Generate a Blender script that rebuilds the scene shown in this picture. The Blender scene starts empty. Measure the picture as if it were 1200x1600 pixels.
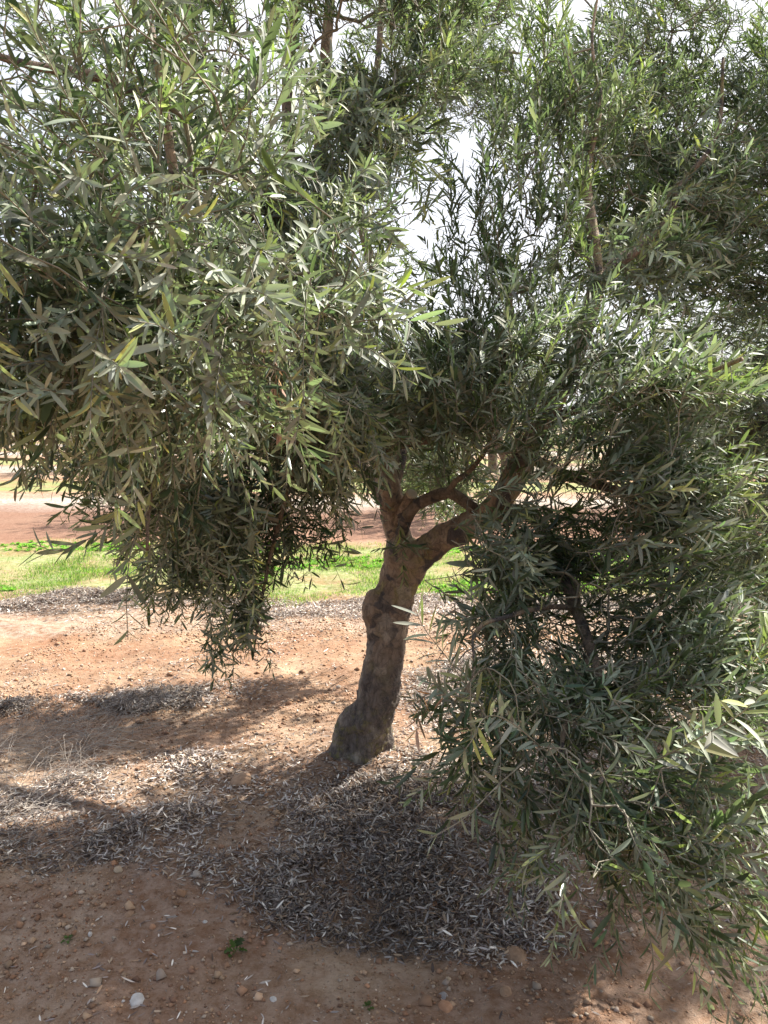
import bpy, math
import numpy as np
from mathutils import Vector

# ------------------------------------------------------------------ camera, sky, sun, exposure
scene = bpy.context.scene
COL = scene.collection
PITCH = math.radians(7.0)
CAMH = 1.6
cam_d = bpy.data.cameras.new('camera')
cam_d.sensor_fit = 'VERTICAL'; cam_d.angle = math.radians(66.0)
cam_d.clip_start = 0.05; cam_d.clip_end = 900.0
cam = bpy.data.objects.new('camera', cam_d); COL.objects.link(cam)
cam.location = (0, 0, CAMH); cam.rotation_euler = (math.pi/2 - PITCH, 0, 0)
scene.camera = cam

SUN_AZ = math.radians(52.0)      # clockwise from +Y (the viewing direction) towards +X
SUN_EL = math.radians(46.0)
world = bpy.data.worlds.new('World'); scene.world = world; world.use_nodes = True
wn = world.node_tree.nodes; wl = world.node_tree.links
bg = wn['Background']
sky = wn.new('ShaderNodeTexSky'); sky.sky_type = 'NISHITA'; sky.sun_disc = False
sky.sun_elevation = SUN_EL; sky.sun_rotation = SUN_AZ
sky.air_density = 1.0; sky.dust_density = 3.0; sky.ozone_density = 1.0
# thin bright white cloud, brightest on the side of the sky where the sun stands
tc = wn.new('ShaderNodeTexCoord')
dp = wn.new('ShaderNodeVectorMath'); dp.operation = 'DOT_PRODUCT'
wl.new(tc.outputs['Generated'], dp.inputs[0])
dp.inputs[1].default_value = (math.sin(SUN_AZ)*math.cos(SUN_EL), math.cos(SUN_AZ)*math.cos(SUN_EL), math.sin(SUN_EL))
cr_ = wn.new('ShaderNodeValToRGB'); wl.new(dp.outputs['Value'], cr_.inputs[0])
cr_.color_ramp.elements[0].position = .05; cr_.color_ramp.elements[0].color = (.12, .12, .12, 1)
cr_.color_ramp.elements[1].position = .55; cr_.color_ramp.elements[1].color = (.92, .92, .92, 1)
cn_ = wn.new('ShaderNodeTexNoise'); cn_.inputs['Scale'].default_value = 2.5; cn_.inputs['Detail'].default_value = 6
wl.new(tc.outputs['Generated'], cn_.inputs['Vector'])
cm_ = wn.new('ShaderNodeMapRange'); wl.new(cn_.outputs['Fac'], cm_.inputs['Value'])
cm_.inputs['From Min'].default_value = .3; cm_.inputs['From Max'].default_value = .6; cm_.inputs['To Min'].default_value = .7
cf_ = wn.new('ShaderNodeMath'); cf_.operation = 'MULTIPLY'; wl.new(cr_.outputs[0], cf_.inputs[0]); wl.new(cm_.outputs[0], cf_.inputs[1])
mx_ = wn.new('ShaderNodeMix'); mx_.data_type = 'RGBA'; wl.new(cf_.outputs[0], mx_.inputs[0]); wl.new(sky.outputs['Color'], mx_.inputs[6])
mx_.inputs[7].default_value = (7.6, 7.6, 8.1, 1)
wl.new(mx_.outputs[2], bg.inputs['Color']); bg.inputs['Strength'].default_value = 0.068
sun_d = bpy.data.lights.new('sun', 'SUN'); sun_d.energy = 5.0; sun_d.angle = math.radians(0.6)
sun_d.color = (1.0, 0.94, 0.84)
sun = bpy.data.objects.new('sun', sun_d); COL.objects.link(sun)
sd = Vector((math.sin(SUN_AZ)*math.cos(SUN_EL), math.cos(SUN_AZ)*math.cos(SUN_EL), math.sin(SUN_EL)))
sun.rotation_euler = sd.to_track_quat('Z', 'Y').to_euler(); sun.location = (8, 8, 10)
vs = scene.view_settings
scene.display_settings.display_device = 'sRGB'
vs.view_transform = 'Standard'; vs.look = 'None'; vs.exposure = 1.48; vs.gamma = 1.0
try:
    scene.cycles.max_bounces = 7; scene.cycles.diffuse_bounces = 4; scene.cycles.transmission_bounces = 5
    scene.cycles.transparent_max_bounces = 4; scene.cycles.use_denoising = True
    scene.cycles.caustics_reflective = False; scene.cycles.caustics_refractive = False
except Exception:
    pass

R = np.random.default_rng(11)
F = 800/math.tan(math.radians(33.0))
cP, sP = math.cos(PITCH), math.sin(PITCH)

def at(px, py, z):
    """photo pixel + distance along the view axis -> world point"""
    u = -(py-800)/F*z
    return np.array([(px-600)/F*z, z*cP + u*sP, CAMH - z*sP + u*cP])

def ground_at(px, py):
    a = math.atan((py-800)/F) + PITCH
    D = CAMH/math.tan(a)
    z = D/math.cos(a)*math.cos(a-PITCH)
    return np.array([(px-600)/F*z, D])

# ------------------------------------------------------------------ noise
def _hash(i, j, k, s):
    n = (i*374761393 + j*668265263 + k*2147483647 + s*974634777) & 0xffffffff
    n = ((n ^ (n >> 13))*1274126177) & 0xffffffff
    n = ((n ^ (n >> 16))*2246822519) & 0xffffffff
    return ((n ^ (n >> 15)) & 0xffff)/65535.0

def vnoise(p, scale=1.0, seed=0):
    p = np.asarray(p, float)*scale + 1000.0
    if p.shape[-1] == 2: p = np.concatenate([p, np.zeros(p.shape[:-1]+(1,))], -1)
    i = np.floor(p).astype(np.int64); f = p - i; f = f*f*(3-2*f)
    r = 0
    for a in (0, 1):
        wa = f[..., 0] if a else 1-f[..., 0]
        for b in (0, 1):
            wb = f[..., 1] if b else 1-f[..., 1]
            for c in (0, 1):
                wc = f[..., 2] if c else 1-f[..., 2]
                r = r + wa*wb*wc*_hash(i[..., 0]+a, i[..., 1]+b, i[..., 2]+c, seed)
    return r

def fbm(p, scale, oct=4, seed=0):
    t = 0; a = 1; n = 0
    for o in range(oct):
        t = t + a*vnoise(p, scale*2**o, seed+o*7); n += a; a *= .5
    return t/n

def unit(v):
    return v/np.maximum(np.linalg.norm(v, axis=-1, keepdims=True), 1e-9)

def rand_dir(n):
    return unit(R.normal(size=(n, 3)))

# ------------------------------------------------------------------ objects
def tag(o, label=None, cat=None, group=None, kind=None):
    if label: o['label'] = label
    if cat: o['category'] = cat
    if group: o['group'] = group
    if kind: o['kind'] = kind
    return o

def empty(name, loc):
    o = bpy.data.objects.new(name, None); COL.objects.link(o); o.location = loc
    o.empty_display_size = .2
    return o

def build(name, V, faces, mats, parent=None, midx=None, col=None, smooth=False, origin=None):
    """V (n,3); faces = list of (m,k) int arrays"""
    V = np.asarray(V, np.float32)
    me = bpy.data.meshes.new(name)
    fs = [np.asarray(f, np.int32) for f in faces if len(f)]
    nl = sum(f.size for f in fs); nf = sum(len(f) for f in fs)
    sizes = np.concatenate([np.full(len(f), f.shape[1], np.int32) for f in fs])
    starts = np.concatenate([[0], np.cumsum(sizes)[:-1]]).astype(np.int32)
    if origin is not None: V = V - np.asarray(origin, np.float32)
    me.vertices.add(len(V)); me.vertices.foreach_set('co', V.ravel())
    me.loops.add(nl); me.loops.foreach_set('vertex_index', np.concatenate([f.ravel() for f in fs]))
    me.polygons.add(nf); me.polygons.foreach_set('loop_start', starts)
    try: me.polygons.foreach_set('loop_total', sizes)
    except Exception: pass
    if midx is not None: me.polygons.foreach_set('material_index', np.asarray(midx, np.int32))
    if smooth: me.polygons.foreach_set('use_smooth', np.ones(nf, bool))
    me.update(calc_edges=True)
    if col is not None:
        at_ = me.attributes.new('tint', 'FLOAT_COLOR', 'POINT')
        c = np.ones((len(V), 4), np.float32); c[:, :3] = col
        at_.data.foreach_set('color', c.ravel())
    for m in (mats if isinstance(mats, (list, tuple)) else [mats]): me.materials.append(m)
    o = bpy.data.objects.new(name, me); COL.objects.link(o)
    if parent: o.parent = parent
    if origin is not None: o.location = origin
    return o

# ------------------------------------------------------------------ materials
class NT:
    def __init__(s, name):
        s.m = bpy.data.materials.new(name); s.m.use_nodes = True
        s.t = s.m.node_tree; s.n = s.t.nodes; s.n.clear()
        s.out = s.n.new('ShaderNodeOutputMaterial')
    def add(s, kind, **kw):
        x = s.n.new('ShaderNode'+kind)
        for k, v in kw.items():
            if k.startswith('_'): setattr(x, k[1:], v)
            else: s.put(x, k, v)
        return x
    def put(s, x, k, v):
        k = k.replace('__', ' ')
        i = x.inputs[int(k[1:])] if k[0] == 'i' and k[1:].isdigit() else x.inputs[k]
        if isinstance(v, bpy.types.NodeSocket): s.t.links.new(v, i)
        else: i.default_value = v
    def mix(s, f, a, b, t='MIX'):
        x = s.n.new('ShaderNodeMix'); x.data_type = 'RGBA'; x.blend_type = t
        for i, v in ((0, f), (6, a), (7, b)):
            if isinstance(v, bpy.types.NodeSocket): s.t.links.new(v, x.inputs[i])
            else: x.inputs[i].default_value = v if i == 0 else tuple(v)+(1,)
        return x.outputs[2]
    def ramp(s, f, stops):
        x = s.n.new('ShaderNodeValToRGB'); s.t.links.new(f, x.inputs[0])
        e = x.color_ramp.elements
        while len(e) < len(stops): e.new(.5)
        for q, (p, c) in zip(e, stops):
            q.position = p; q.color = tuple(c)+(1,) if len(c) == 3 else c
        return x.outputs[0]
    def noise(s, scale, detail=4, rough=.55, vec=None, dist=0):
        x = s.add('TexNoise', Scale=scale, Detail=detail, Roughness=rough, Distortion=dist)
        if vec is not None: s.t.links.new(vec, x.inputs['Vector'])
        return x.outputs['Fac']
    def math(s, op, a, b=0.0):
        x = s.n.new('ShaderNodeMath'); x.operation = op
        for i, v in ((0, a), (1, b)):
            if isinstance(v, bpy.types.NodeSocket): s.t.links.new(v, x.inputs[i])
            else: x.inputs[i].default_value = v
        return x.outputs[0]
    def surf(s, sh): s.t.links.new(sh, s.out.inputs['Surface'])

def g3(v): return (v, v, v)

def leaf_material(name, top, under, trans, rough=.42, tr=.22, spec=.5):
    q = NT(name)
    tint = q.add('Attribute', _attribute_name='tint').outputs['Color']
    geo = q.add('NewGeometry')
    c = q.mix(geo.outputs['Backfacing'], q.mix(1, top, tint, 'MULTIPLY'), q.mix(1, under, tint, 'MULTIPLY'))
    r = q.math('MULTIPLY_ADD', geo.outputs['Backfacing'], .3); r.node.inputs[2].default_value = rough
    p = q.add('BsdfPrincipled', Base__Color=c, Roughness=r)
    p.inputs['Specular IOR Level'].default_value = spec
    t = q.add('BsdfTranslucent', Color=q.mix(1, trans, tint, 'MULTIPLY'))
    x = q.add('MixShader', i0=tr, i1=p.outputs[0], i2=t.outputs[0])
    q.surf(x.outputs[0]); return q.m

LEAF = leaf_material('olive_leaf', (.040, .066, .037), (.245, .275, .205), (.27, .38, .14), rough=.34, tr=.22, spec=.6)
DRYLEAF = leaf_material('withered_leaf', (.30, .20, .15), (.36, .26, .20), (.3, .18, .1), rough=.7, tr=.12, spec=.2)
LITTER = leaf_material('fallen_leaf', (1, 1, 1), (1, 1, 1), (.5, .45, .4), rough=.7, tr=.05, spec=.25)
GRASSM = leaf_material('grass_blade', (.095, .19, .035), (.11, .19, .045), (.3, .6, .09), rough=.55, tr=.35, spec=.3)

def twig_material():
    q = NT('olive_twig')
    co = q.add('TexCoord').outputs['Object']
    c = q.ramp(q.noise(30, 3, vec=co), [(.3, (.12, .105, .08)), (.7, (.29, .27, .20))])
    q.surf(q.add('BsdfPrincipled', Base__Color=c, Roughness=.75).outputs[0]); return q.m
TWIG = twig_material()

def bark_material(name, base_dark=True, gain=1.0):
    q = NT(name)
    co = q.add('TexCoord').outputs['Object']
    mp = q.add('Mapping', Vector=co); mp.inputs['Scale'].default_value = (1, 1, .35)
    big = q.noise(6, 5, .6, co, .6)
    c = q.ramp(big, [(.34, (.165, .115, .08)), (.48, (.26, .19, .135)), (.66, (.37, .285, .21))])
    str_ = q.noise(38, 6, .7, mp.outputs[0], .4)
    c = q.mix(.55, c, q.ramp(str_, [(.3, g3(.30)), (.6, g3(1.0))]), 'MULTIPLY')
    # yellow-olive lichen
    li = q.ramp(q.noise(7.5, 4, .6, q.add('Mapping', Vector=co, Location=(3, 7, 1)).outputs[0], .5), [(.54, g3(0)), (.66, g3(.75))])
    c = q.mix(li, c, (.25, .21, .075))
    # soot-grey blotches
    bl = q.ramp(q.noise(11, 3, .5, q.add('Mapping', Vector=co, Location=(9, 2, 4)).outputs[0], .8), [(.56, g3(0)), (.61, g3(.85))])
    c = q.mix(bl, c, (.06, .055, .058))
    if base_dark:      # the foot of this trunk is stained dark grey with moss in the cracks
        z = q.add('SeparateXYZ', Vector=co).outputs[2]
        hm = q.math('ADD', z, q.math('MULTIPLY', q.noise(7, 3, .6, co), .5))
        st = q.ramp(hm, [(.55, g3(.95)), (.95, g3(0))])
        c = q.mix(st, c, q.ramp(str_, [(.3, (.035, .030, .029)), (.62, (.14, .115, .10))]))
        pt = q.ramp(q.noise(8, 2, .4, q.add('Mapping', Vector=co, Location=(1.3, 2.2, .4)).outputs[0]), [(.60, g3(0)), (.66, g3(.6))])
        c = q.mix(pt, c, q.ramp(str_, [(.3, (.22, .18, .14)), (.6, (.36, .31, .25))]))
        ms = q.ramp(q.noise(26, 4, .7, co), [(.5, g3(0)), (.62, g3(.6))])
        c = q.mix(q.math('MULTIPLY', ms, q.ramp(z, [(.12, g3(1)), (.3, g3(0))])), c, (.16, .14, .035))
    c = q.mix(1.0, c, g3(gain), 'MULTIPLY'); c.node.clamp_result = True
    vc = q.add('TexVoronoi', Vector=q.add('Mapping', Vector=q.mix(.25, co, q.noise(9, 3, .6, co)), Scale=(1, 1, .4)).outputs[0], Scale=34.0)
    vc.feature = 'DISTANCE_TO_EDGE'
    ck = q.ramp(vc.outputs['Distance'], [(.0, g3(.45)), (.10, g3(1))])
    c = q.mix(.6, c, ck, 'MULTIPLY')
    str_ = q.math('ADD', str_, q.math('MULTIPLY', ck, .8))
    h = q.math('ADD', q.math('MULTIPLY', str_, .6), q.noise(120, 4, .7, mp.outputs[0]))
    b = q.add('Bump', Height=h, Strength=.9, Distance=.012)
    q.surf(q.add('BsdfPrincipled', Base__Color=c, Roughness=.85, Normal=b.outputs[0]).outputs[0]); return q.m
BARK = bark_material('olive_bark', True, 1.45)
BARK2 = bark_material('olive_bark_plain', False, .95)

def wood_material():
    q = NT('cut_wood')
    c = q.ramp(q.noise(60, 4), [(.3, (.42, .33, .22)), (.7, (.66, .58, .44))])
    q.surf(q.add('BsdfPrincipled', Base__Color=c, Roughness=.8).outputs[0]); return q.m
CUT = wood_material()

def ground_material():
    q = NT('orchard_soil')
    pos = q.add('NewGeometry').outputs['Position']
    sep = q.add('SeparateXYZ', Vector=pos)
    wob = q.noise(.55, 4, .6, pos)
    y = q.math('ADD', sep.outputs[1], q.math('MULTIPLY', q.math('SUBTRACT', wob, .5), 1.6))
    fine = q.noise(18, 8, .72, pos); mid = q.noise(3.2, 5, .6, pos); tiny = q.noise(150, 3, .7, pos)
    soil = q.ramp(mid, [(.32, (.235, .125, .070)), (.5, (.335, .21, .125)), (.7, (.44, .30, .19))])
    soil = q.mix(.65, soil, q.ramp(fine, [(.32, g3(.62)), (.5, g3(1)), (.70, g3(1.22))]), 'MULTIPLY')
    soil = q.mix(.5, soil, q.ramp(tiny, [(.3, g3(.6)), (.55, g3(1.0)), (.75, g3(1.3))]), 'MULTIPLY')
    red = q.ramp(q.noise(1.3, 4, .6, q.add('Mapping', Vector=pos, Location=(5, 3, 0)).outputs[0]), [(.42, g3(0)), (.58, g3(.75))])
    soil = q.mix(red, soil, q.mix(.5, (.27, .125, .06), q.ramp(fine, [(.3, g3(.4)), (.7, g3(1.3))]), 'MULTIPLY'))
    # crumbs of stone in the soil
    vo = q.add('TexVoronoi', Vector=pos, Scale=70.0)
    cr = q.ramp(vo.outputs['Distance'], [(.16, g3(1)), (.24, g3(0))])
    keep = q.ramp(vo.outputs['Color'], [(.60, g3(0)), (.62, g3(1))])
    soil = q.mix(q.math('MULTIPLY', q.math('MULTIPLY', cr, keep), .7), soil, q.ramp(q.noise(40, 2, .5, pos), [(.35, (.25, .13, .08)), (.6, (.48, .38, .29))]))
    # bare leaf mould under each row (grey) and grass between the rows (green)
    per = q.math('MODULO', q.math('ADD', y, 6.0), 9.5)      # row centres at 3.5 + k*9.5
    x01 = q.math('DIVIDE', per, 9.5)
    mould = q.ramp(x01, [(.18, g3(.45)), (.235, g3(.45)), (.25, g3(0)), (.84, g3(0)) , (.985, g3(.35))])
    mould = q.ramp(x01, [(.0, g3(.25)), (.22, g3(.1)), (.235, g3(.4)), (.30, g3(.35)), (.35, g3(.1)), (.62, g3(0)), (.66, g3(.1)), (.9, g3(.3))])
    far = q.ramp(q.math('DIVIDE', sep.outputs[1], 40), [(.14, g3(0)), (.155, g3(1))])
    back = q.ramp(q.math('DIVIDE', sep.outputs[1], 40), [(.29, g3(0)), (.31, g3(1))])
    mould = q.math('MAXIMUM', mould, q.math('MULTIPLY', back, q.ramp(x01, [(.02, g3(.9)), (.22, g3(.9)), (.28, g3(0))])))
    mould = q.math('MULTIPLY', mould, q.ramp(fine, [(.35, g3(.3)), (.55, g3(1.3))]))
    soil = q.mix(mould, soil, q.ramp(fine, [(.35, (.20, .17, .145)), (.65, (.46, .42, .37))]))
    gr = q.ramp(x01, [(.35, g3(0)), (.385, g3(1)), (.60, g3(1)), (.66, g3(0))])
    gr = q.math('MULTIPLY', gr, q.ramp(q.noise(1.7, 5, .7, pos), [(.35, g3(.25)), (.6, g3(1))]))
    gr = q.math('MULTIPLY', gr, far)
    row_shade = q.ramp(q.math('DIVIDE', y, 40), [(.235, g3(0)), (.25, g3(.8)), (.33, g3(.8)), (.36, g3(0))])  # shadow in front of the next row, painted into the soil as darker red-brown
    soil = q.mix(row_shade, soil, q.mix(.5, (.205, .11, .075), q.ramp(fine, [(.3, g3(.6)), (.7, g3(1.2))]), 'MULTIPLY'))
    gcol = q.mix(back, q.ramp(fine, [(.3, (.13, .17, .055)), (.5, (.23, .26, .10)), (.7, (.40, .36, .25))]), (.20, .25, .095))
    soil = q.mix(gr, soil, gcol)
    h = q.math('ADD', q.math('MULTIPLY', fine, .7), q.math('ADD', q.math('MULTIPLY', tiny, .3), q.math('MULTIPLY', q.math('MULTIPLY', cr, keep), .4)))
    b = q.add('Bump', Height=h, Strength=.9, Distance=.02)
    p = q.add('BsdfPrincipled', Base__Color=soil, Roughness=.93, Normal=b.outputs[0])
    p.inputs['Specular IOR Level'].default_value = .2
    q.surf(p.outputs[0]); return q.m
SOIL = ground_material()

def stone_material(name, a, b):
    q = NT(name)
    co = q.add('TexCoord').outputs['Object']
    c = q.ramp(q.noise(40, 5, .65, co), [(.3, a), (.7, b)])
    bp = q.add('Bump', Height=q.noise(90, 5, .7, co), Strength=.7, Distance=.004)
    q.surf(q.add('BsdfPrincipled', Base__Color=c, Roughness=.88, Normal=bp.outputs[0]).outputs[0]); return q.m
ST_WHITE = stone_material('pale_limestone', (.42, .39, .36), (.66, .63, .60))
ST_ORANGE = stone_material('orange_stone', (.34, .17, .09), (.52, .30, .18))
ST_TAN = stone_material('tan_stone', (.34, .25, .17), (.52, .41, .29))
ST_GREY = stone_material('grey_stone', (.20, .19, .19), (.36, .34, .34))
ST_CLOD = stone_material('soil_clod', (.25, .15, .09), (.40, .26, .165))
def pebble_material():
    q = NT('pebble')
    c = q.add('Attribute', _attribute_name='tint').outputs['Color']
    q.surf(q.add('BsdfPrincipled', Base__Color=c, Roughness=.9).outputs[0]); return q.m
PEB = pebble_material()

# ------------------------------------------------------------------ ground
BASE_H = 0.0
def height(x, y):
    p = np.stack([x, y], -1)
    near = np.clip(1-(y-6)/30, .3, 1)
    h = (fbm(p, .45, 3, 3)-.5)*.16 + (fbm(p, 2.6, 3, 5)-.5)*.07*near + (fbm(p, 9.0, 2, 9)-.5)*.022*near
    d2 = (x+.11)**2 + (y-3.60)**2
    h = h + (.085-BASE_H)*np.exp(-d2/.16)
    return h

BASE_H = float(height(np.array([-.11]), np.array([3.60]))[0]) - .085
def axis(lo, hi, d0, d1, c0, c1):
    a = [c0]
    while a[-1] < hi: a.append(a[-1] + (d0 if a[-1] < c1 else min(d1, d0+(a[-1]-c1)*.09)))
    b = [c0]
    while b[-1] > lo: b.append(b[-1] - min(d1, d0+(c0-b[-1])*.09))
    return np.array(b[::-1][:-1] + a)
gx = axis(-260, 260, .03, 12, -2.6, 2.9); gy = axis(-40, 420, .03, 12, 1.2, 7.5)
GX, GY = np.meshgrid(gx, gy)
GZ = height(GX, GY)
nx, ny = len(gx), len(gy)
idx = np.arange(nx*ny).reshape(ny, nx)
gf = np.stack([idx[:-1, :-1], idx[:-1, 1:], idx[1:, 1:], idx[1:, :-1]], -1).reshape(-1, 4)
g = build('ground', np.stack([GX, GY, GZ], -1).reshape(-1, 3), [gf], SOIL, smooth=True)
tag(g, 'orange brown stony orchard soil under the olive trees', kind='structure')

# ------------------------------------------------------------------ leaves
def frames(d, n):
    d = unit(d); n = n - (n*d).sum(-1, keepdims=True)*d; n = unit(n)
    return d, n, np.cross(n, d)

def leaf_mesh(P, D, N, L, W, curl, tint, detail=3):
    """lanceolate blades: base point P, direction D, upper-side normal N"""
    d, n, s = frames(D, N)
    K = len(P)
    if detail == 1:
        us = [0, .45, 1]; ws = [0, 1, 0]
    elif detail == 2:
        us = [0, .28, .68, 1]; ws = [0, .85, .9, 0]
    else:
        us = [0, .14, .38, .66, .87, 1]; ws = [.10, .62, 1, .96, .60, 0]
    rows = []; V = []
    cnt = 0
    for u, w in zip(us, ws):
        c = P + d*(L*u)[:, None] - n*(curl*L*u*u)[:, None]
        if w < .12 or u in (0, 1):
            V.append(c); rows.append((cnt,)); cnt += 1
        else:
            off = s*(W*w*.5)[:, None]; lift = n*(W*w*.13)[:, None]
            if detail == 1:
                V += [c-off, c+off]; rows.append((cnt, cnt+1)); cnt += 2
            else:
                V += [c-off+lift, c, c+off+lift]; rows.append((cnt, cnt+1, cnt+2)); cnt += 3
    V = np.stack(V, 1)                                 # K, cnt, 3
    tri, quad = [], []
    for a, b in zip(rows[:-1], rows[1:]):
        if len(a) == 1 and len(b) == 3: tri += [(a[0], b[1], b[0]), (a[0], b[2], b[1])]
        elif len(a) == 3 and len(b) == 3: quad += [(a[0], a[1], b[1], b[0]), (a[1], a[2], b[2], b[1])]
        elif len(a) == 3 and len(b) == 1: tri += [(a[0], a[1], b[0]), (a[1], a[2], b[0])]
        elif len(a) == 1 and len(b) == 2: tri += [(a[0], b[1], b[0])]
        elif len(a) == 2 and len(b) == 1: tri += [(a[0], a[1], b[0])]
    base = (np.arange(K)*cnt)[:, None, None]
    T = (np.array(tri)[None]+base).reshape(-1, 3)
    Q = (np.array(quad)[None]+base).reshape(-1, 4) if quad else np.zeros((0, 4), int)
    return V.reshape(-1, 3), T, Q, np.repeat(tint, cnt, 0)

def tubes(A, B, ra, rb, sides=3):
    """independent tapered segments A->B"""
    K = len(A)
    d = unit(B-A); up = np.where(np.abs(d[:, 2:3]) < .9, np.array([[0, 0, 1.]]), np.array([[1., 0, 0]]))
    s = unit(np.cross(d, up)); t = np.cross(s, d)
    ang = np.arange(sides)*2*math.pi/sides
    ring = s[:, None]*np.cos(ang)[None, :, None] + t[:, None]*np.sin(ang)[None, :, None]
    V = np.concatenate([A[:, None]+ring*ra[:, None, None], B[:, None]+ring*rb[:, None, None]], 1)
    q = [(i, sides+i, sides+(i+1) % sides, (i+1) % sides) for i in range(sides)]
    base = (np.arange(K)*2*sides)[:, None, None]
    return V.reshape(-1, 3), (np.array(q)[None]+base).reshape(-1, 4)

def leaf_tints(n, yel=.12, var=.22):
    b = np.exp(R.normal(0, var, n))[:, None]
    t = np.ones((n, 3))*b
    y = R.random(n) < yel
    t[y] *= np.array([1.5, 1.4, .75])
    t *= np.exp(R.normal(0, .05, (n, 3)))
    return t

def shoots_to_leaves(P, D, Ls, droop, scale=1.0, step=.017, leafL=.050, detail=3, yel=.1, keep=.93, ang=44):
    """P,D: shoot bases and directions; returns stem polylines and leaf arrays"""
    n = len(P); S = 6
    t = np.linspace(0, 1, S)
    side = rand_dir(n)
    pts = (P[:, None] + D[:, None]*(Ls[:, None]*t)[..., None]
           + np.array([0, 0, -1.])*(droop*Ls)[:, None, None]*(t**2)[None, :, None]
           + side[:, None]*(.10*Ls)[:, None, None]*(t**2)[None, :, None])
    # leaf pairs
    nn = np.maximum(4, (Ls/(step*scale)).astype(int))
    sid = np.repeat(np.arange(n), nn)
    k = np.concatenate([np.arange(m) for m in nn])
    u = (k+.6)/nn[sid]
    u = np.clip(.06 + .94*u + R.normal(0, .01, len(u)), 0, .999)
    f = u*(S-1); i0 = np.minimum(f.astype(int), S-2); fr = (f-i0)[:, None]
    bp = pts[sid, i0]*(1-fr) + pts[sid, i0+1]*fr
    tg = unit(pts[sid, i0+1]-pts[sid, i0])
    ref = unit(np.cross(tg, unit(side[sid]+np.array([0, 0, .01]))))
    r2 = np.cross(tg, ref)
    ph = (k % 2)*math.pi/2 + R.normal(0, .35, len(k)) + (R.random(n)*6.28)[sid]
    outs = []
    for sgn in (0, math.pi):
        rad = ref*np.cos(ph+sgn)[:, None] + r2*np.sin(ph+sgn)[:, None]
        a = np.radians(R.normal(ang, 13, len(k)) - 16*np.clip(u-.75, 0, 1)*4)[:, None]
        d = tg*np.cos(a) + rad*np.sin(a) + np.array([0, 0, 1.])*R.normal(-.04, .10, (len(k), 1))
        nm = tg*np.sin(a) - rad*np.cos(a) + np.array([0, 0, .55]) + R.normal(0, .22, (len(k), 3))
        L = leafL*scale*np.exp(R.normal(0, .24, len(k)))*np.exp(R.normal(0, .12, (n,)))[sid]*(1-.45*np.clip(u-.8, 0, 1)*5)*(.8+.2*np.minimum(1, u*5))
        m = R.random(len(k)) < keep
        outs.append((bp[m], d[m], nm[m], L[m], (L*R.uniform(.125, .185, len(k)))[m], R.normal(.10, .16, len(k))[m], sid[m]))
    o = [np.concatenate(x) for x in zip(*outs)]
    tt = leaf_tints(len(o[0]), yel*.5) * np.exp(R.normal(0, .16, (n, 1)))[o[6]]
    yg = (R.random(n) < .08)[o[6]]; tt[yg] *= np.array([1.35, 1.35, .9])
    return pts, o[:6]+[tt], o[6]

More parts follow.
